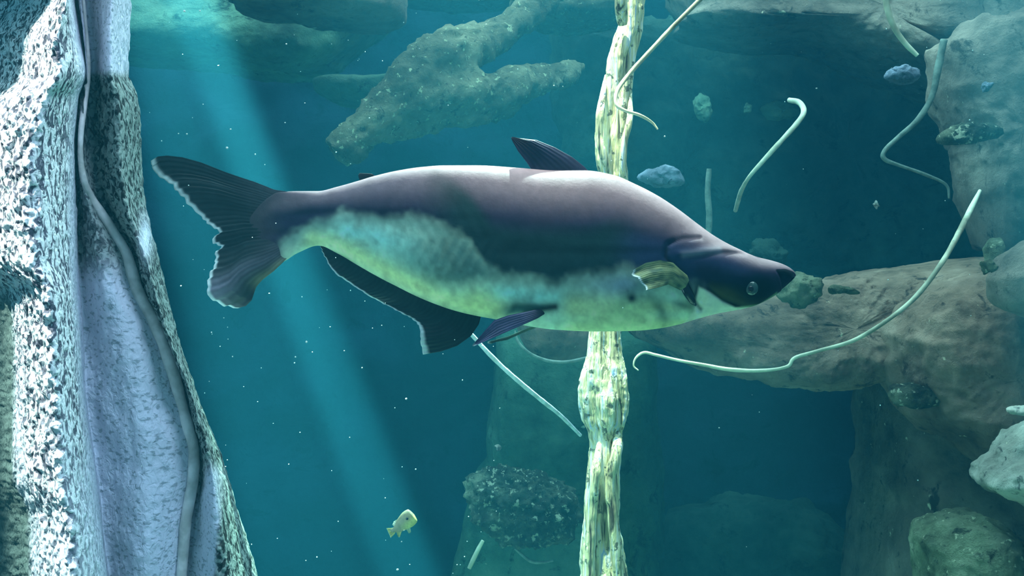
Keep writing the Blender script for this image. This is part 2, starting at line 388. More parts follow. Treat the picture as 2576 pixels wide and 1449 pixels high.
T_('rock_shelf', 'broad grey-brown rock shelf crossing behind and below the catfish snout',
   [(1560,790),(1680,760),(1800,748),(1960,735),(2080,712),(2200,690),(2330,670),(2460,650),(2580,640),(2640,820),(2440,900),(2300,930),(2200,940),(2090,962),(1960,968),(1860,950),(1760,930),(1690,880),(1600,850)], 3.8, 0.38, 'rock_brown', tilt=-0.5, seed=24, rough=0.035, box=0.6, res=(240, 110), freq=4)
T_('rock_slab', 'brown rough rock slab at the right edge below the rock shelf',
   [(2230,840),(2330,740),(2460,690),(2640,650),(2700,1130),(2560,1180),(2440,1150),(2330,1060),(2260,960)], 3.35, 0.3, 'rock_brown', seed=27, rough=0.035, box=0.6, res=(180, 90), freq=4)
T_('rock_pillar', 'tall green-grey rock pillar right of the dark cave opening',
   [(2212,930),(2330,880),(2640,900),(2700,1700),(2150,1700),(2185,1400),(2200,1250),(2208,1100),(2205,1000)], 3.8, 0.4, 'rock', seed=30, rough=0.03, box=0.55, res=(160, 90), freq=3)
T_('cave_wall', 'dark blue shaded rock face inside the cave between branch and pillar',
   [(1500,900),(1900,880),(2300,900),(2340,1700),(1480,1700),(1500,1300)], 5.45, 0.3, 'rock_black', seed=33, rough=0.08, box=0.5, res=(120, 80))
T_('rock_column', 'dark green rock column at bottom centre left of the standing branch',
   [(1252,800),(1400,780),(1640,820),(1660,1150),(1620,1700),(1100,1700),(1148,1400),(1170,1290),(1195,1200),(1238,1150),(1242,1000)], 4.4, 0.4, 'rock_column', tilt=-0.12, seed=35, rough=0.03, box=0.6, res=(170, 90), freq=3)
T_('boulder', 'rounded dark boulder seen below the catfish belly by the pelvic fins',
   [(1295,800),(1370,770),(1460,790),(1490,840),(1480,890),(1430,912),(1370,905),(1320,880)], 3.7, 0.16, 'rock_brown', seed=37, rough=0.012, box=0.85, res=(80, 44), freq=8)
T_('boulder', 'dim dark boulder at the foot of the cave between branch and pillar',
   [(1600,1400),(1700,1290),(1850,1250),(2000,1270),(2120,1330),(2190,1420),(2150,1640),(1700,1640)], 4.7, 0.22, 'rock_dark', seed=38, rough=0.06, box=0.7, res=(110, 60))
T_('boulder', 'crusty algae-covered boulder low at centre, pale patches on its top rim',
   [(1190,1205),(1235,1180),(1300,1185),(1370,1208),(1430,1240),(1462,1300),(1440,1350),(1370,1362),(1290,1358),(1230,1330),(1185,1290)], 3.6, 0.16, 'algae', seed=39, rough=0.035, box=0.8, res=(150, 80), freq=10, fine=0.7)
T_('boulder', 'mossy rounded boulder with pale top rim in the bottom right corner',
   [(2308,1350),(2330,1315),(2390,1296),(2460,1298),(2530,1325),(2570,1380),(2575,1500),(2540,1580),(2380,1590),(2320,1480)], 2.9, 0.2, 'mossy', seed=41, rough=0.02, box=0.9, res=(130, 80), freq=7, fine=0.5)
T_('boulder', 'pale angular boulder jutting in from the right edge above the mossy one',
   [(2462,1215),(2480,1180),(2530,1150),(2580,1085),(2700,1020),(2760,1200),(2680,1300),(2560,1262),(2500,1238)], 2.8, 0.18, 'rock_pale', seed=43, rough=0.02, box=0.85, res=(110, 60), freq=8)
T_('boulder', 'smooth grey boulder on the right edge above the rock shelf',
   [(2500,700),(2530,645),(2590,600),(2700,600),(2720,760),(2600,800),(2520,770)], 2.95, 0.14, 'rock', seed=45, rough=0.02, box=0.85, res=(90, 50))
T_('rock', 'small mossy rock tucked above the long curving root at right',
   [(2470,620),(2490,590),(2520,585),(2530,620),(2520,680),(2480,690)], 3.4, 0.06, 'mossy', seed=47, rough=0.03, box=0.9, res=(50, 30))
T_('rock', 'mossy rock lump right behind the catfish snout on the shelf',
   [(1950,712),(1990,690),(2040,700),(2075,712),(2060,740),(2010,758),(1960,748)], 3.1, 0.05, 'mossy', seed=49, rough=0.03, box=0.9, res=(60, 34), freq=10)
T_('rock', 'dim grey-green rock peeking over the catfish forehead',
   [(1885,645),(1908,618),(1940,612),(1965,640),(1975,690),(1930,700)], 4.2, 0.06, 'rock_dark', seed=50, rough=0.04, box=0.9, res=(60, 34), freq=10)

# stones and shells stuck to the far wall
for lab, pts, Y, mt, sd in [
    ('bluish rounded stone hanging below the short twig at upper right', [(2220,200),(2235,175),(2270,162),(2305,172),(2312,195),(2280,208),(2240,206)], 3.6, 'bluish', 51),
    ('bluish crusted stone just above the catfish forehead by the branch', [(1602,445),(1625,425),(1670,418),(1705,430),(1718,462),(1680,470),(1630,462)], 3.5, 'bluish', 52),
    ('upright pale green pebble on the dark recess face', [(1748,250),(1765,238),(1782,245),(1790,280),(1775,304),(1758,300),(1748,275)], 4.6, 'rock_green', 53),
    ('long pale stone with glinting patch on the upper right buttress', [(2358,350),(2375,330),(2410,315),(2470,312),(2520,318),(2530,340),(2480,352),(2400,362),(2365,366)], 3.55, 'algae', 54),
    ('oval glittering stone with pale lower rim on the right rock pillar', [(2232,990),(2250,970),(2300,964),(2350,972),(2388,992),(2392,1008),(2350,1020),(2290,1028),(2245,1020)], 3.2, 'algae', 55),
    ('small light stone at the right edge below the brown slab', [(2530,1030),(2560,1020),(2600,1022),(2620,1035),(2590,1046),(2545,1044)], 2.72, 'rock_pale', 56),
    ('small yellowish rock fragment with a pale tip on the shelf right of the snout', [(2085,725),(2105,716),(2130,722),(2160,732),(2158,741),(2125,738),(2095,740)], 3.1, 'mossy', 57),
    ('tiny glinting shard in front of the grey boulder near the right edge', [(2474,660),(2484,656),(2496,668),(2508,668),(2498,680),(2484,690),(2477,682)], 2.75, 'mossy', 58),
    ('tiny pale pebble on the blue-green wall left of the long root', [(2195,512),(2205,505),(2216,520),(2206,527)], 4.2, 'rock_pale', 59),
    ('small grey stone on the hazy buttress at the far right', [(2470,215),(2482,205),(2498,210),(2490,232),(2474,235)], 3.4, 'bluish', 60),
    ('round grey-green pebble on the recess face left of the curved twig', [(1868,268),(1878,260),(1890,266),(1888,280),(1874,282)], 4.6, 'rock_green', 61),
    ('wide faint green stone behind the hooked top of the curved twig', [(1905,275),(1940,258),(1990,262),(2015,285),(1990,300),(1935,298)], 4.9, 'rock_green', 62),
    ('tiny white pebble on the rock column left of the branch', [(1245,1122),(1254,1118),(1260,1128),(1252,1136)], 3.7, 'rock_pale', 63)]:
    T_('stone', lab, pts, Y, 0.04 if len(pts) > 5 else 0.015, mt, 'stone', seed=sd, rough=0.016, box=0.9, res=(48, 28), freq=14)

# ------------------------------------------------------------------ forked encrusted log
pieces = [tube('t', [(846,392,4.0,52),(858,378,4.0,55),(905,340,4.0,54),(960,292,4.0,56),(1020,235,4.02,62),(1080,175,4.05,66),(1145,125,4.1,62),(1220,95,4.2,44),(1290,62,4.3,40),(1350,20,4.4,40),(1400,-40,4.5,40)], M['log'], 90, 28, 0.10, 2, None, 4),
          tube('t', [(1010,262,4.05,50),(1110,235,4.05,58),(1200,232,4.1,48),(1290,220,4.2,44),(1370,200,4.35,36),(1430,178,4.5,24),(1470,162,4.6,12)], M['log'], 80, 28, 0.12, 4, None, 4),
          tube('t', [(960,330,4.05,40),(1100,285,4.1,44),(1200,270,4.15,40),(1330,245,4.3,26)], M['log'], 60, 20, 0.1, 6, None, 4)]
tag(remesh('forked_log', pieces, M['log'], 0.018, ((5, 0.028), (14, 0.024), (34, 0.016)), 3),
    'thick forked sunken log covered in crust, hanging above the catfish back', 'log')

# ------------------------------------------------------------------ near tree trunk at left
ys = [-260, 0, 30, 100, 200, 250, 400, 650, 740, 900, 1100, 1200, 1300, 1449, 1700]
xA = [(-260,150),(0,130),(30,112),(100,66),(200,52),(250,-5),(400,-70),(650,-55),(740,28),(900,36),(1100,36),(1200,40),(1300,72),(1449,75),(1700,90)]
xS = [(-260,175),(0,188),(100,203),(180,218),(250,196),(400,188),(600,192),(800,202),(1000,214),(1200,240),(1449,272),(1700,300)]
xR = [(-260,210),(0,215),(150,222),(350,216),(470,232),(530,255),(590,292),(640,320),(730,345),(810,385),(880,418),(960,443),(1040,464),(1120,484),(1180,488),(1270,474),(1350,464),(1449,456),(1700,450)]
xE = [(-260,333),(0,330),(90,326),(180,322),(240,345),(300,354),(400,357),(500,365),(560,378),(650,400),(750,424),(850,450),(1000,500),(1150,558),(1320,610),(1449,650),(1700,730)]
n_r, n_c = 700, 420
py = np.linspace(-260, 1700, n_r)
a_, s_, r_, e_ = (smooth_interp(k, py) for k in (xA, xS, xR, xE))
keys_x = np.stack([a_*0-560, a_-110, a_-4, a_+0.16*(s_-a_), a_+0.55*(s_-a_), s_-8, s_+4, s_+0.5*(r_-s_), r_-8, r_+12, 0.45*r_+0.55*e_, e_-10, e_, e_-40, e_-260, a_*0-560], 1)
one = np.ones_like(py)
keys_y = np.stack([one*2.2, one*2.0, one*1.80, one*1.50, one*1.36, one*1.52, one*1.63, one*1.58, one*1.62, one*1.64, one*1.56, one*1.70, one*1.80, one*2.05, one*2.5, one*2.6], 1)
tk = np.array([0, .05, .09, .16, .30, .45, .47, .56, .66, .69, .80, .89, .92, .95, .98, 1.0])
tc = np.linspace(0, 1, n_c)
PXg = np.zeros((n_r, n_c)); YYg = np.zeros((n_r, n_c))
for i in range(n_r):
    PXg[i] = np.interp(tc, tk, keys_x[i]); YYg[i] = smooth_interp(np.stack([tk, keys_y[i]], 1), tc)
PYg = py[:, None]+0*PXg
V = P3(PXg, PYg, YYg)
front = (tc < 0.93)[None]
green = sstep(r_[:, None]+4, r_[:, None]+22, PXg)*front
belowblock = sstep(170, 200, PYg)
green = np.maximum(green*belowblock, sstep(s_[:, None]-6, s_[:, None]+8, PXg)*sstep(175, 200, PYg)*(1-sstep(620, 720, PYg))*0.8)
ridgeA = (1-sstep(s_[:, None]-30, s_[:, None]+0, PXg))
nlow = fbm(V, 7, 3, 70)
patch = np.exp(-(((PXg-366)/18)**2+((PYg-600)/60)**2))+np.exp(-(((PXg-(r_[:, None]+45))/26)**2))*sstep(1150, 1200, PYg)
patch += sstep(r_[:, None]+8, r_[:, None]+20, PXg)*(1-sstep(r_[:, None]+70+(nlow*50), r_[:, None]+95+(nlow*50), PXg))*sstep(1200, 1330, PYg)
patch = np.clip(patch, 0, 1)
green = np.clip(green*(1-patch), 0, 1)
behind = (1-sstep(a_[:, None]-6, a_[:, None]+6, PXg))*sstep(700, 780, PYg)  # shaded strip beyond the left ridge, painted dark green
green = np.maximum(green, behind)
white = np.clip(0.92+0.25*nlow-0.5*(1-sstep(a_[:, None]-4, a_[:, None]+12, PXg)), 0, 1)
mott = np.clip(ridgeA*1.0+green*0.95, 0, 1)
mott = mott*(1-0.85*behind)
mott = np.where(ridgeA > 0.4, mott*np.clip(1.05-0.8*sstep(700, 1300, PYg)*(0.5+nlow), 0.45, 1), mott)
amp = 0.0045*np.clip(ridgeA+green*0.9, 0, 1)+0.0010
dsp = fbm(V, 95, 2, 21)*amp*1.6+0.012*fbm(V, 9, 3, 25)+0.004*fbm(V*np.array([1, 1, 0.25]), 40, 2, 28)
V = V.copy(); V[..., 1] -= dsp*np.where(tc < 0.9, 1, 0.2)[None]
V[..., 0] += (fbm(V, 60, 2, 31)*0.003)*sstep(0.8, 0.9, tc)[None]
col = np.stack([white, mott, green], -1)
Vc, Fc = loft(V)
colc = np.concatenate([col.reshape(-1, 3), col[0, :1], col[-1, :1]])
tag(mk('tree_trunk', Vc, Fc, M['trunk'], col=colc), 'huge near tree trunk at the left edge with white crusted bark ridges and painted sun dapple', 'tree trunk')
def trunkY(x, y):
    i = int(np.clip((y+260)/1960*(n_r-1), 0, n_r-1)); k = np.argmin(np.abs(PXg[i, :int(n_c*0.9)]-x)); return V[i, k, 1]
vp = [(206,-60,3),(210,0,4),(220,110,5),(222,180,7),(213,260,8),(204,330,8),(203,400,8),(212,455,9),(232,500,11),(258,540,13),(290,590,15),(318,640,17),(335,700,18),(352,745,18),(385,805,18),(412,870,18),(436,940,17),(456,1010,16),(474,1075,16),(487,1130,16),(487,1190,15),(478,1250,16),(468,1310,17),(462,1380,16),(456,1460,16),(450,1560,16)]
ty = [trunkY(x, y) for x, y, r in vp]
ty = np.convolve(np.pad(ty, 2, mode='edge'), np.ones(5)/5, 'valid')
tag(tube('vine', [(x, y, min(t, trunkY(x, y))-0.010, r) for (x, y, r), t in zip(vp, ty)], M['vine'], 260, 20, 0.22, 5, None, 30, rs=0.85),
    'pale smooth liana winding down the face of the near trunk', 'vine')

# ------------------------------------------------------------------ standing branch behind the fish
bl = [(-120,1560,1635),(0,1553,1628),(50,1557,1622),(100,1540,1612),(150,1522,1597),(200,1517,1592),(300,1505,1583),(350,1497,1582),(400,1499,1580),(450,1510,1585),(600,1500,1580),(830,1482,1565),(880,1478,1568),(920,1465,1575),(960,1458,1582),(1010,1456,1590),(1050,1462,1585),(1090,1476,1572),(1120,1479,1570),(1200,1472,1560),(1300,1462,1560),(1400,1460,1575),(1500,1460,1592),(1700,1455,1600)]
n_r, n_c = 760, 128
py = np.linspace(-120, 1700, n_r)
L = smooth_interp([(y, l) for y, l, r in bl], py); R = smooth_interp([(y, r) for y, l, r in bl], py)
YB = 2.45; cx = (L+R)/2; rw = (R-L)/2
th = np.linspace(0, 2*np.pi, n_c, endpoint=False)
ctr = P3(cx, py, YB); rad = rw/2576*YB
tw = py*0.0045
lob = 1-0.20*np.abs(np.cos(1.5*(th[None]+tw[:, None])+0.8*np.sin(py*0.004)[:, None]))**6 - 0.12*np.abs(np.cos(2.5*(th[None]-0.6*tw[:, None])))**8
V = ctr[:, None]+(rad[:, None]*lob)[..., None]*np.stack([np.cos(th), np.sin(th), 0*th], -1)[None]
k = 1+0.10*fbm(V*np.array([1, 1, 0.15]), 60, 3, 44)+0.05*fbm(V, 50, 3, 45)
burl = np.exp(-((py-985)/80)**2)[:, None]
k = k+burl*0.09*fbm(V, 26, 3, 47)-0.10*np.exp(-((py-1118)/22)**2)[:, None]*(np.cos(th+2.2)[None] > 0.2)
V = ctr[:, None]+(V-ctr[:, None])*k[..., None]
Vc, Fc = loft(V)
bo = empty('standing_branch', P(1530, 1449, YB)); tag(bo, 'sunlit cream twisted branch standing upright behind the catfish', 'branch')
adopt(mk('stem', Vc, Fc, M['branch']), bo)
adopt(tube('broken_stub', [(1560,-120,YB-0.09,14),(1562,0,YB-0.08,15),(1564,40,YB-0.06,15),(1566,62,YB-0.05,12)], M['branch'], 60, 20, 0.1, 9, None, 30), bo)
adopt(tube('side_strand', [(1586,230,YB-0.0,4),(1584,300,YB-0.05,8),(1570,360,YB-0.055,9),(1566,430,YB-0.05,9),(1568,520,YB-0.02,8)], M['branch'], 90, 18, 0.2, 9, None, 30), bo)
adopt(tube('side_strand', [(1525,190,YB-0.0,4),(1512,270,YB-0.05,10),(1508,340,YB-0.055,10),(1520,400,YB-0.055,10),(1540,480,YB-0.03,9)], M['branch'], 90, 18, 0.2, 12, None, 30), bo)
adopt(tube('side_strand', [(1512,1090,YB-0.0,5),(1500,1180,YB-0.06,12),(1490,1280,YB-0.055,13),(1484,1400,YB-0.055,13),(1480,1560,YB-0.05,12)], M['branch'], 110, 18, 0.2, 15, None, 30), bo)
adopt(tube('side_strand', [(1550,1050,YB-0.0,5),(1552,1130,YB-0.05,14),(1534,1210,YB-0.055,12),(1540,1300,YB-0.055,12),(1550,1400,YB-0.05,13),(1560,1560,YB-0.045,13)], M['branch'], 110, 18, 0.2, 18, None, 30), bo)

# ------------------------------------------------------------------ thin twigs and roots
for lab, pts, mt, nm in [
    ('long thin pale stick slanting across the top of the standing branch, tip bent right', [(1800,-40,2.3,8),(1760,0,2.3,8),(1690,70,2.3,8),(1620,145,2.3,8),(1580,190,2.3,8),(1553,228,2.28,7),(1550,262,2.27,6),(1572,278,2.27,6),(1610,290,2.28,5.5),(1640,308,2.3,5),(1655,326,2.3,3)], 'twig', 'stick'),
    ('hooked pale twig leaning in the dark recess right of the branch', [(1985,252,3.9,9),(2010,258,3.85,10),(2022,280,3.8,10),(2005,310,3.75,9),(1960,360,3.7,9),(1915,410,3.7,8),(1885,445,3.72,7),(1865,480,3.8,8),(1850,530,3.95,7)], 'twig', 'twig'),
    ('short yellowish twig dangling from the top edge at upper right', [(2225,-40,3.2,11),(2232,20,3.2,11),(2250,70,3.2,10),(2278,110,3.2,9),(2308,140,3.2,7)], 'twig', 'twig'),
    ('long thin root curving from the right wall down past the shelf to a hooked end', [(2465,480,3.4,6),(2440,530,3.3,10),(2410,590,3.1,10),(2370,660,3.0,9),(2310,740,2.95,9),(2240,800,2.9,8),(2150,855,2.9,7),(2060,882,2.9,6),(2000,900,2.9,6),(1980,922,2.9,6),(1920,932,2.9,6),(1840,930,2.9,7),(1770,918,2.9,6),(1700,905,2.9,5),(1650,893,2.9,5),(1620,887,2.9,5),(1600,900,2.9,4),(1594,920,2.9,3),(1606,932,2.9,2)], 'twig', 'root'),
    ('straight thin stick running from under the anal fin down to the branch', [(1180,835,2.9,7),(1240,900,2.95,8),(1300,955,3.0,8),(1360,1005,3.1,8),(1410,1045,3.2,7),(1460,1095,3.3,6)], 'vine', 'stick'),
    ('faint upper root hanging down the right side of the recess', [(2375,100,3.6,12),(2360,170,3.6,13),(2345,240,3.6,11),(2310,300,3.6,10),(2260,345,3.6,8),(2225,380,3.6,8),(2225,400,3.6,8),(2260,415,3.6,6),(2330,440,3.6,6),(2380,465,3.6,5),(2388,500,3.6,4)], 'twig_dim', 'root'),
    ('short vertical green root standing behind the catfish nape', [(1784,425,3.6,9),(1780,480,3.6,10),(1784,540,3.6,11),(1782,600,3.6,10)], 'twig_dim', 'root'),
    ('stubby bright stick low on the rock left of the branch', [(1215,1360,3.3,6),(1204,1380,3.3,8),(1192,1405,3.3,8),(1180,1430,3.3,7)], 'twig', 'stick'),
    ('small forked grey twig lying below the algae boulder', [(1295,1380,3.5,3),(1312,1395,3.5,5),(1335,1412,3.5,6),(1360,1415,3.5,5),(1392,1411,3.5,3)], 'twig_dim', 'twig'),
    ('curved pale root looping under the round boulder below the belly', [(1295,832,3.3,3),(1305,862,3.3,5),(1335,890,3.3,5),(1380,908,3.3,6),(1430,910,3.3,6),(1485,898,3.3,5)], 'twig_dim', 'root')]:
    tag(tube(nm, pts, M[mt], 120, 12, 0.15, len(pts), None, 30, rs=0.72), lab, 'twig' if nm == 'twig' else nm)

# ------------------------------------------------------------------ the catfish
FY = 2.0
fish = empty('catfish', P(1300, 834, FY)); tag(fish, 'large dark grey catfish with pale green belly swimming right across the middle', 'fish')
top = [(628,548),(650,520),(675,497),(700,484),(750,481),(800,481),(850,470),(900,456),(940,444),(1000,430),(1060,421),(1120,417),(1200,417),(1300,423),(1400,430),(1470,430),(1540,441),(1600,466),(1650,492),(1700,525),(1750,563),(1790,592),(1850,625),(1900,646),(1940,656),(1965,664),(1985,674),(1996,683),(2001,690),(2002,693)]
bot = [(628,560),(650,640),(675,662),(700,662),(750,636),(800,618),(850,640),(900,670),(950,699),(1000,724),(1050,748),(1100,768),(1150,784),(1200,795),(1250,804),(1300,815),(1400,829),(1500,833),(1600,831),(1650,826),(1700,816),(1750,801),(1800,788),(1850,779),(1890,770),(1920,757),(1945,743),(1958,733),(1975,720),(1990,707),(1998,699),(2002,693)]
wid = [(628,.0005),(660,.0035),(700,.0075),(740,.0145),(800,.027),(1000,.056),(1200,.078),(1450,.092),(1650,.090),(1800,.082),(1880,.070),(1940,.052),(1975,.034),(1993,.017),(2002,.0006)]
n_s, n_a = 520, 200
t = np.linspace(0, 1, n_s); xs = 628+1374*(1-(1-t)**1.35)
tp = smooth_interp(top, xs); bt = smooth_interp(bot, xs); wd = smooth_interp(wid, xs)
aa = np.linspace(0, 2*np.pi, n_a, endpoint=False)
mid = (tp+bt)/2; hh = (bt-tp)/2
low = np.clip(-np.cos(aa), 0, 1)[None]
keel = np.clip(1-np.abs(xs-950)/380, 0, 1)[:, None]
ex = 0.80+low*(0.75*keel-0.32*sstep(1230, 1400, xs)[:, None])
PY = mid[:, None]-hh[:, None]*np.sign(np.cos(aa))[None]*np.abs(np.cos(aa))[None]**0.95
side = -np.sign(np.sin(aa))[None]*np.abs(np.sin(aa))[None]**ex
PX = xs[:, None]+0*PY
def dpoly(px, py, pts):
    d = np.full(px.shape, 1e9)
    for (x1, y1), (x2, y2) in zip(pts[:-1], pts[1:]):
        L2 = (x2-x1)**2+(y2-y1)**2; u = np.clip(((px-x1)*(x2-x1)+(py-y1)*(y2-y1))/L2, 0, 1)
        d = np.minimum(d, np.hypot(px-x1-u*(x2-x1), py-y1-u*(y2-y1)))
    return d
def inpoly(px, py, pts):
    c = np.zeros(px.shape, bool); n = len(pts)
    for k in range(n):
        x1, y1 = pts[k]; x2, y2 = pts[(k+1) % n]
        c ^= ((y1 > py) != (y2 > py)) & (px < (x2-x1)*(py-y1)/(y2-y1+1e-9)+x1)
    return c
def soft(px, py, pts, wdt):
    d = dpoly(px, py, list(pts)+[pts[0]]); s = np.where(inpoly(px, py, pts), 1, -1)
    return sstep(-wdt, wdt, d*s)
gill = [(1722,588),(1682,602),(1660,622),(1658,650),(1676,676),(1698,694),(1712,720),(1722,748),(1748,775)]
crease2 = [(1690,655),(1735,650),(1800,640),(1860,640)]
crease3 = [(1665,618),(1700,606),(1745,603)]
mouthP = [(1940,684),(1962,683),(1985,689),(1999,699),(1985,718),(1962,733),(1954,722)]
jaw = [(1952,736),(1930,752),(1900,766),(1860,771),(1800,752),(1762,724)]
dW = np.zeros(PX.shape)
dg_ = dpoly(PX, PY, gill)
dW -= 0.006*np.exp(-(dg_/8)**2)*sstep(592, 640, PY)
dW += 0.006*soft(PX, PY, [(1665,640),(1680,605),(1740,600),(1800,640),(1850,700),(1780,760),(1730,750),(1705,700)], 30)
dW -= 0.003*np.exp(-(dpoly(PX, PY, crease2)/6)**2)+0.0035*np.exp(-(dpoly(PX, PY, crease3)/5)**2)
dW += 0.0035*np.exp(-(dpoly(PX, PY+12, crease2)/10)**2)
dW -= 0.016*soft(PX, PY, mouthP, 6)
dW += 0.004*np.exp(-(dpoly(PX, PY, [(1943,690),(1950,712),(1950,728)])/6)**2)
dW -= 0.006*np.exp(-(dpoly(PX, PY, jaw)/6)**2)
dW -= 0.006*np.exp(-(((PX-1891)**2+(PY-725)**2)/22**2))
dW -= 0.004*np.exp(-(dpoly(PX, PY, [(1722,700),(1735,735),(1750,760)])/10)**2)
dW += 0.0022*vnoise(P3(PX, PY, 1.0), 16, 3)*sstep(1000, 1150, PX)*(1-sstep(1500, 1650, PX))
chev = np.sin((PX+0.55*np.abs(PY-600))*0.22)*np.exp(-((PX-1120)/150)**2-((PY-640)/90)**2)
dW += 0.0006*chev
sgn = np.sign(side+1e-9)
wgt = np.clip(np.abs(side)*2.5, 0, 1)
YO = wd[:, None]*side+sgn*np.clip(dW, -0.9*wd[:, None]*np.abs(side), 1)*wgt
V = P3(PX, PY, FY); V[..., 1] = FY+YO
# skin pigment, with top light on the back and belly bounce painted in
G = lambda x, y, sx, sy, r=0.0: np.exp(-(((PX-x)*math.cos(r)+(PY-y)*math.sin(r))/sx)**2-((-(PX-x)*math.sin(r)+(PY-y)*math.cos(r))/sy)**2)
nse = fbm(P3(PX, PY, 2.0), 30, 3, 60); nse2 = fbm(P3(PX, PY, 2.0), 8, 3, 62)
back = np.array([0.235, 0.15, 0.175]); flank = np.array([0.034, 0.024, 0.060]); bluef = np.array([0.025, 0.04, 0.11]); green_d = np.array([0.016, 0.045, 0.040])
pale = np.array([0.74, 0.94, 0.66]); cyan = np.array([0.50, 1.0, 0.84]); yel = np.array([0.92, 0.98, 0.42]); chest = np.array([0.80, 0.88, 0.44])
q = (PY-tp[:, None])/(bt-tp)[:, None]
c = back[None, None]+(flank-back)[None, None]*sstep(0.12, 0.38, q+nse*0.03)[..., None]  # paler back carries the light from above
def lay(c, colr, m): return c+(np.asarray(colr)-c)*np.clip(m, 0, 1)[..., None]
c = lay(c, bluef, sstep(1350, 1620, PX)*(1-sstep(1700, 1780, PX))*sstep(0.30, 0.46, q)*0.9)
c = lay(c, bluef, G(1800, 680, 130, 28, 0.35)*0.8)
line = smooth_interp([(600,640),(700,612),(760,588),(830,560),(900,548),(1000,552),(1100,570),(1180,620),(1250,700),(1350,712),(1450,712),(1560,690),(1640,700),(1700,720),(2010,760)], PX)
c = lay(c, green_d, sstep(-25, 30, PY-line+130)*sstep(1040, 1180, PX)*(1-sstep(1500, 1620, PX))*0.85*(1-sstep(-10, 30, PY-line)))
bell = sstep(-26, 32, PY-line+nse*26)*(1-sstep(1745, 1765, PX))*sstep(690, 730, PX)
c = lay(c, pale*0.85, bell)
c = lay(c, cyan, bell*(G(880, 590, 130, 30, 0.1)+0.55*G(1000, 640, 130, 60, 0.4)+G(1270, 738, 50, 22)+G(1385, 745, 75, 26)*0.9)*(0.8+0.4*nse))  # caustic dapples and bounce light painted cyan on the pale belly
c = lay(c, (0.10, 0.20, 0.17), bell*sstep(940, 1200, PX+(PY-640)*0.5+nse*60)*(1-sstep(690, 735, PY+nse*20))*(1-sstep(1230, 1300, PX))*0.92)
c = lay(c, (0.16, 0.34, 0.28), bell*np.exp(-((PY-line-6)/14)**2)*(1-sstep(1050, 1200, PX))*0.6)
keelline = dpoly(PX, PY, [(790,600),(840,608),(900,640),(960,674),(1040,716),(1110,748),(1180,772),(1250,782)])
c = lay(c, yel, bell*np.exp(-(keelline/26)**2)*(0.85+0.3*nse2))
c = lay(c, yel*0.8, bell*G(1210, 752, 50, 30)*0.8)
c = lay(c, green_d*3, bell*G(1290, 775, 55, 18, -0.3)*0.8)
c = lay(c, chest, bell*sstep(1390, 1440, PX)*sstep(0.70, 0.84, q))
c = lay(c, (0.22, 0.27, 0.40), bell*G(1560, 715, 90, 34)*0.8)
c = lay(c, pale*1.1, bell*(G(1670, 742, 55, 20, 0.4)+0.6*G(1690, 790, 60, 14)+0.5*G(1400, 800, 60, 14)))
c = lay(c, green_d*2.7, bell*(G(1648, 778, 14, 40, -0.5)+G(1700, 765, 30, 10, 0.3))*0.7)
c = lay(c, (0.03, 0.025, 0.02), np.exp(-(dpoly(PX, PY, [(1322,780),(1350,776),(1392,770)])/11)**2))
c = lay(c, green_d*2, bell*soft(PX, PY, [(1275,790),(1290,765),(1345,762),(1380,768),(1330,782)], 8)*0.9)
c = lay(c, (0.02, 0.03, 0.04), G(1577, 749, 13, 12)+G(1735, 733, 11, 34, 0.35))
headlow = sstep(1745, 1775, PX)*sstep(-6, 12, PY-smooth_interp([(1700,690),(1760,700),(1850,712),(1960,745)], PX))
c = lay(c, (0.012, 0.024, 0.012), headlow)
c = lay(c, (0.10, 0.10, 0.03), headlow*G(1800, 735, 60, 16, 0.4)*0.7)
c = lay(c, (0.01, 0.015, 0.04), sstep(1690, 1740, PX)*np.exp(-(dpoly(PX, PY, [(1745,690),(1820,700),(1880,715),(1930,735)])/24)**2)*0.9)
c = lay(c, (0.004, 0.006, 0.012), G(1895, 728, 48, 34)*0.9)
cheek = soft(PX, PY, [(1738,722),(1765,735),(1800,757),(1835,772),(1880,772),(1925,764),(1900,790),(1800,810),(1700,830),(1730,780)], 4)
c = lay(c, (1.0, 1.0, 0.72), cheek)
c = lay(c, (0.25, 0.40, 0.22), soft(PX, PY, [(1850,772),(1920,765),(1952,742),(1940,735),(1900,765),(1850,770)], 4)*0.7)
c = lay(c, (0.004, 0.006, 0.03), soft(PX, PY, mouthP, 3))
c = lay(c, (0.02, 0.02, 0.03), np.exp(-(dg_/5)**2)*0.7*sstep(600, 650, PY))  # shade in the gill crease painted dark
c = lay(c, (0.42, 0.40, 0.46), np.exp(-(dpoly(PX, PY, [(1700,645),(1740,640),(1790,634)])/8)**2)*0.5)  # lit fold above the gill painted pale
nfi = fbm(P3(PX, PY, 2.0), 75, 3, 66); strk = vnoise(np.stack([PX*0.006, PY*0.06, 0*PX], -1), 1.0, 68)
c = c*(1+0.18*nse+0.45*nfi*bell+0.30*strk*(1-bell)*sstep(0.25, 0.4, q)*(1-sstep(1600, 1720, PX)))[..., None]
c = np.clip(c, 0, 1)
Vc, Fc = loft(V); tailc = 1-sstep(640, 735, PX+nse*30+0.15*(PY-560)); c = lay(c, (0.075, 0.065, 0.075), tailc)
cc = np.concatenate([c.reshape(-1, 3), c[0, :1], c[-1, :1]])
adopt(mk('body', Vc, Fc, M['skin'], col=cc), fish)

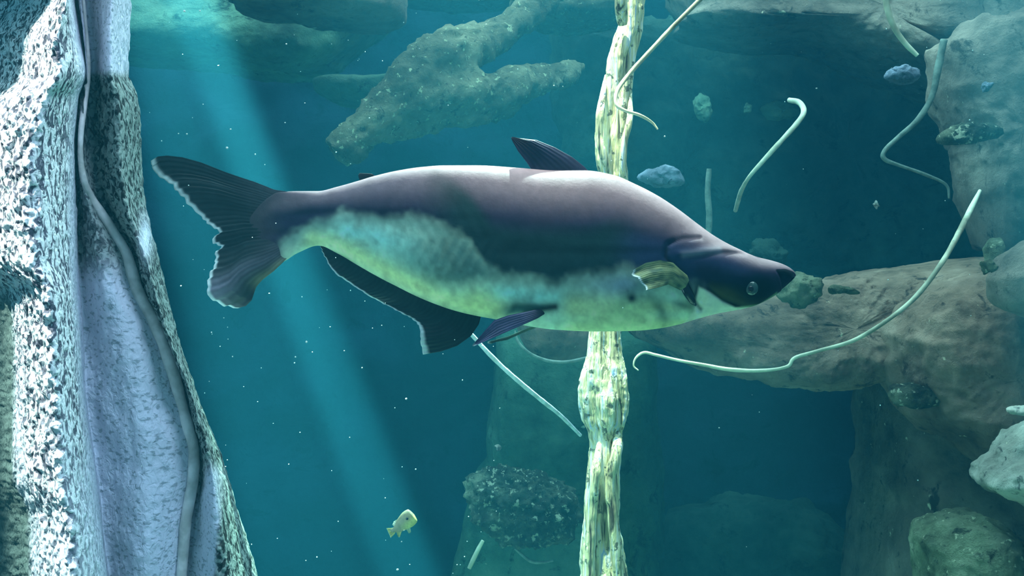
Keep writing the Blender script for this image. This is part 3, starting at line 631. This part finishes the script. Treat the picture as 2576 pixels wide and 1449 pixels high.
def coons(bottom, topc, left, right, nu, nv):
    """bottom: v=0 along u, topc: v=1 along u, left: u=0 along v, right: u=1 along v (px outlines)"""
    def rs(p, n):
        p = np.array(p, float); s = np.concatenate([[0], np.cumsum(np.hypot(*np.diff(p, axis=0).T))]); s /= s[-1]
        tt = np.linspace(0, 1, n); return np.stack([np.interp(tt, s, p[:, 0]), np.interp(tt, s, p[:, 1])], -1)
    B, Tt, Lf, Rt = rs(bottom, nu), rs(topc, nu), rs(left, nv), rs(right, nv)
    u = np.linspace(0, 1, nu)[:, None, None]; v_ = np.linspace(0, 1, nv)[None, :, None]
    return (1-v_)*B[:, None]+v_*Tt[:, None]+(1-u)*Lf[None]+u*Rt[None]-((1-u)*(1-v_)*B[0]+u*(1-v_)*B[-1]+(1-u)*v_*Tt[0]+u*v_*Tt[-1])
def fin(name, base, tip, left, right, colf, yoff, mat='fin', nu=120, nv=50, rays=22, thick=0.004, Y=FY, parent=fish, edge=(0.75, 0.85, 0.82), ew=0.05, ripple=0.0007):
    g = coons(base, tip, left, right, nu, nv); u = np.linspace(0, 1, nu)[:, None]; v_ = np.linspace(0, 1, nv)[None]
    yo = yoff(u, v_)+0*u*v_
    yo = yo+ripple*np.sin(u*rays*2*np.pi)*v_+0.004*np.sin(u*rays*0.7)*v_**2
    th_ = thick*(1-0.8*v_)*(0.25+0.75*np.clip(np.sin(np.pi*np.clip(u, 0.02, 0.98)), 0, 1)**0.4)+0.0003
    Vf = P3(g[..., 0], g[..., 1], Y); Vf[..., 1] = Y+yo
    A = Vf.copy(); A[..., 1] -= th_; Bk = Vf.copy(); Bk[..., 1] += th_
    N = nu*nv; F = grid_faces(nu, nv).tolist()+(grid_faces(nu, nv)[:, ::-1]+N).tolist()
    ring = [i*nv for i in range(nu)]+[(nu-1)*nv+j for j in range(1, nv)]+[i*nv+nv-1 for i in range(nu-2, -1, -1)]+[j for j in range(nv-2, 0, -1)]
    for k in range(len(ring)):
        a, b2 = ring[k], ring[(k+1) % len(ring)]; F.append([a, b2, b2+N, a+N])
    col = np.zeros((nu, nv, 3))+np.asarray(colf(u+0*v_, v_+0*u))
    ray = (0.9+0.14*np.sin(u*rays*2*np.pi)+0.25*vnoise(np.stack([u*rays*1.7+0*v_, v_*3+0*u, 0*u*v_+3], -1), 1, 5))[..., None]; col = col*ray
    em = sstep(1-ew, 1-ew*0.35, v_+0*u)[..., None]; col = col+(np.asarray(edge)-col)*em  # pale fin margin with rim light painted in
    o = mk(name, np.concatenate([A.reshape(-1, 3), Bk.reshape(-1, 3)]), F, M[mat], col=np.concatenate([col.reshape(-1, 3)]*2))
    adopt(o, parent); return o
K = lambda *c_: (lambda u, v_: np.array(c_))
def wavy(pts, amp, n, seed):
    p = catmull(pts, n); k = np.array([[random.Random(seed*100+i).uniform(-1, 1), random.Random(seed*100+i+7).uniform(-1, 1)] for i in range(n)])
    k[0] = k[-1] = 0; return p+k*amp
# caudal fin: upper lobe long, lower lobe folded towards the camera
trail = [(366,400),(372,420),(400,447),(440,475),(462,507),(500,545),(525,568),(552,583),(536,606),(552,622),(540,645),(545,668),(538,690),(534,715),(538,738),(560,765),(592,776)]
fin('tail_fin', [(735,484),(722,560),(712,640),(722,650)], wavy(trail, 5.0, 56, 4),
    [(735,484),(690,477),(640,457),(600,444),(560,430),(500,406),(450,392),(410,387),(385,389),(366,400)],
    [(722,650),(690,682),(660,705),(645,722),(632,755),(615,770),(592,776)],
    lambda u, v_: np.stack([0.016+0.22*np.exp(-((u-0.86)/0.06)**2)*v_+0.06*np.exp(-(v_/0.3)**2), 0.028+0.19*np.exp(-((u-0.86)/0.06)**2)*v_+0.04*np.exp(-(v_/0.3)**2), 0.03+0.24*np.exp(-((u-0.86)/0.06)**2)*v_+0.05*np.exp(-(v_/0.3)**2)], -1)+(np.exp(-((u-1)/0.06)**2)*(1-sstep(0.35, 0.7, v_)))[..., None]*np.array([0.16, 0.17, 0.07]),  # lit fold of the lower lobe painted as a pale purple streak
    lambda u, v_: -0.035*sstep(0.6, 0.9, u)*v_+0.05*sstep(0.85, 1.0, u)*v_**2+0.03*(1-u)**2*v_, nu=200, nv=90, rays=30, thick=0.006)
fin('dorsal_fin', [(1340,431),(1390,434),(1440,436),(1485,436)], [(1285,347),(1288,346),(1291,347)],
    [(1340,431),(1325,408),(1303,380),(1285,347)], [(1485,436),(1470,420),(1440,396),(1395,371),(1350,353),(1291,347)],
    K(0.022, 0.022, 0.06), lambda u, v_: -0.01*v_*np.sin(u*3), nu=60, nv=60, rays=8, thick=0.006, edge=(0.06, 0.08, 0.12))
fin('adipose_fin', [(916,462),(935,456),(956,449)], [(902,446),(901,440),(904,435)], [(916,462),(906,455),(902,446)], [(956,449),(935,437),(904,435)],
    K(0.008, 0.014, 0.02), lambda u, v_: 0*u*v_, nu=30, nv=24, rays=1, thick=0.0028, edge=(0.01, 0.02, 0.02), ripple=0)
fin('anal_fin', [(808,612),(850,634),(900,662),(950,690),(1000,716),(1050,738),(1100,756),(1150,772),(1212,786)],
    wavy([(806,620),(818,648),(848,688),(900,726),(950,757),(1000,782),(1035,802),(1056,822),(1060,860),(1064,892)], 1.6, 60, 9),
    [(808,612),(806,620)], [(1212,786),(1205,815),(1185,845),(1150,870),(1110,884),(1064,892)],
    K(0.010, 0.022, 0.022), lambda u, v_: -0.006*v_*np.sin(u*9), nu=220, nv=50, rays=38, thick=0.006, ew=0.10)
fin('pelvic_fin', [(1394,771),(1395,773),(1394,775)], [(1194,860),(1192,864),(1197,864)], [(1394,771),(1340,778),(1280,790),(1245,802),(1222,828),(1194,860)], [(1394,775),(1372,785),(1350,798),(1310,815),(1262,836),(1225,852),(1197,864)],
    lambda u, v_: np.stack([0.02+0.10*sstep(0.12, 0.4, v_), 0.02+0.09*sstep(0.12, 0.4, v_), 0.03+0.19*sstep(0.12, 0.4, v_)], -1)+0*u[..., None], lambda u, v_: -0.055-0.032*sstep(0, 0.4, v_)+0*u, nu=40, nv=90, rays=6, thick=0.005, edge=(0.5, 0.6, 0.6))
fin('pelvic_fin', [(1385,805),(1375,815),(1362,822)], [(1226,862),(1225,866),(1232,868)], [(1385,805),(1330,826),(1280,848),(1250,856),(1226,862)], [(1362,822),(1320,838),(1275,858),(1250,862),(1232,868)],
    K(0.22, 0.32, 0.26), lambda u, v_: 0.04+0*u*v_, nu=30, nv=70, rays=5, thick=0.004, edge=(0.7, 0.8, 0.75))
fin('pectoral_fin', [(1708,694),(1712,706),(1704,722),(1692,730)], wavy([(1574,682),(1572,694),(1584,702),(1590,714),(1602,722),(1600,730)], 1.6, 20, 3),
    [(1708,694),(1690,680),(1672,664),(1640,658),(1605,665),(1574,682)], [(1692,730),(1660,716),(1630,724),(1600,730)],
    lambda u, v_: np.array([0.20, 0.26, 0.12])+0.16*vnoise(np.stack([u*9, v_*9, 0*u], -1), 1, 3)[..., None]*np.array([1, 1, 0.4]),
    lambda u, v_: -0.092-0.035*v_-0.015*v_*u, nu=80, nv=60, rays=14, thick=0.005, ew=0.06, ripple=0.0003)
# eye
V, F = ico(4); V = V*np.array([0.0125, 0.008, 0.0135])
ey = FY-0.068; eo = mk('eye', V+np.array(P(1891, 725, ey)), F, M['eye']); adopt(eo, fish)
V, F = ico(3); V = V*np.array([0.0052, 0.003, 0.0058])
pu = mk('pupil', V+np.array(P(1889, 727, ey-0.0072)), F, M['pupil']); pu.parent = eo; pu.matrix_parent_inverse = eo.matrix_parent_inverse.copy()
pu.matrix_parent_inverse = Matrix.Identity(4)
# barbel lying along the throat
adopt(tube('barbel', [(1704,690,FY-0.080,8),(1718,712,FY-0.082,12),(1730,735,FY-0.080,13),(1742,756,FY-0.074,9),(1750,768,FY-0.068,3)], skin_mat('barbel_skin') if False else M['pupil'], 40, 12, 0.05, 3), fish)

# ------------------------------------------------------------------ the small fish
SY = 2.6
sf = empty('small_fish', P(1008, 1345, SY)); tag(sf, 'tiny yellow-green fish swimming in the open water at lower left of the centre', 'fish')
def small_body():
    n, k = 60, 40; t = np.linspace(0, 1, n)
    ax = catmull([(983,1336,0,0),(997,1331,0,0),(1010,1320,0,0),(1024,1308,0,0),(1036,1298,0,0),(1041,1293,0,0)], n)
    r = smooth_interp([(0,5),(0.15,8),(0.4,18),(0.65,23),(0.85,20),(0.95,11),(1,1)], t)
    th = np.linspace(0, 2*np.pi, k, endpoint=False)
    d = np.array([0.62, 0.78]); PXs = ax[:, 0][:, None]+(r[:, None]*np.cos(th))*d[0]*0.95; PYs = ax[:, 1][:, None]+(r[:, None]*np.cos(th))*d[1]*0.95
    V = P3(PXs, PYs, SY); V[..., 1] = SY+(r[:, None]*np.sin(th))*0.5/2576*SY*1.0
    low = (np.cos(th)[None]+0*r[:, None]+1)/2
    c = np.array([0.26, 0.22, 0.13])+(np.array([0.55, 0.52, 0.17])-np.array([0.26, 0.22, 0.13]))*sstep(0.35, 0.8, low)[..., None]*sstep(0.25, 0.6, t)[:, None, None]
    V, F = loft(V); c = np.concatenate([c.reshape(-1, 3), c[0, :1], c[-1, :1]]); return mk('body', V, F, M['smallfish'], col=c)
adopt(small_body(), sf)
fa = dict(nu=24, nv=20, rays=5, thick=0.0018, Y=SY, parent=sf, edge=(0.35, 0.42, 0.25), ripple=0.0004, ew=0.1)
z0 = lambda u, v_: 0*u*v_
fin('tail_fin', [(996,1326),(997,1330),(998,1335)], [(972,1329),(976,1340),(983,1353)], [(996,1326),(984,1329),(972,1329)], [(998,1335),(992,1344),(983,1353)], K(0.42, 0.36, 0.10), z0, **fa)
fin('anal_fin', [(994,1328),(1003,1328),(1014,1326)], [(1001,1350),(1003,1353),(1006,1351)], [(994,1328),(1001,1350)], [(1014,1326),(1006,1351)], K(0.40, 0.36, 0.12), z0, **fa)
fin('dorsal_fin', [(994,1326),(1002,1318),(1016,1302)], [(987,1320),(990,1313),(1000,1306)], [(994,1326),(987,1320)], [(1016,1302),(1000,1306)], K(0.5, 0.5, 0.36), z0, **fa)
fin('pelvic_fin', [(1020,1324),(1026,1322),(1030,1318)], [(1028,1342),(1031,1342),(1034,1338)], [(1020,1324),(1028,1342)], [(1030,1318),(1034,1338)], K(0.45, 0.5, 0.3), z0, **fa)
V, F = ico(3); adopt(mk('eye', V*np.array([0.0034, 0.002, 0.0034])+np.array(P(1024, 1305, SY-0.0118)), F, M['pupil']), sf)

# ------------------------------------------------------------------ specks drifting in the water
rnd = random.Random(11); Vs = []; Fs = []; v0, f0 = ico(1)
known = [(464,28,3),(503,27,2),(571,372,3.2),(771,860,3.2),(1022,1003,2.6),(532,836,2.2),(1416,218,1.5),(2054,222,2.2),(1000,1433,2.4),(470,337,2),(449,336,2),(580,325,2.4),(1809,1076,2),(585,897,2),(642,388,2),(743,898,2),(1672,343,2.2)]
for i in range(190):
    if i < len(known): x, y, r = known[i]; Y = 1.9
    else: x = rnd.uniform(330, 1250) if rnd.random() < 0.75 else rnd.uniform(1200, 2576); y = rnd.uniform(0, 1449); Y = rnd.uniform(1.4, 3.15); r = rnd.uniform(0.7, 1.7)
    s = np.array([rnd.uniform(.8, 1.4), 1, rnd.uniform(.7, 1.2)])*r/2576*Y
    Fs += [[a+len(Vs)*len(v0) for a in f] for f in f0]; Vs.append(v0*s+np.array(P(x, y, Y)))
tag(mk('suspended_specks', np.concatenate(Vs), Fs, M['speck']), 'scattered tiny white specks drifting in the open water', 'particles', None, 'stuff')
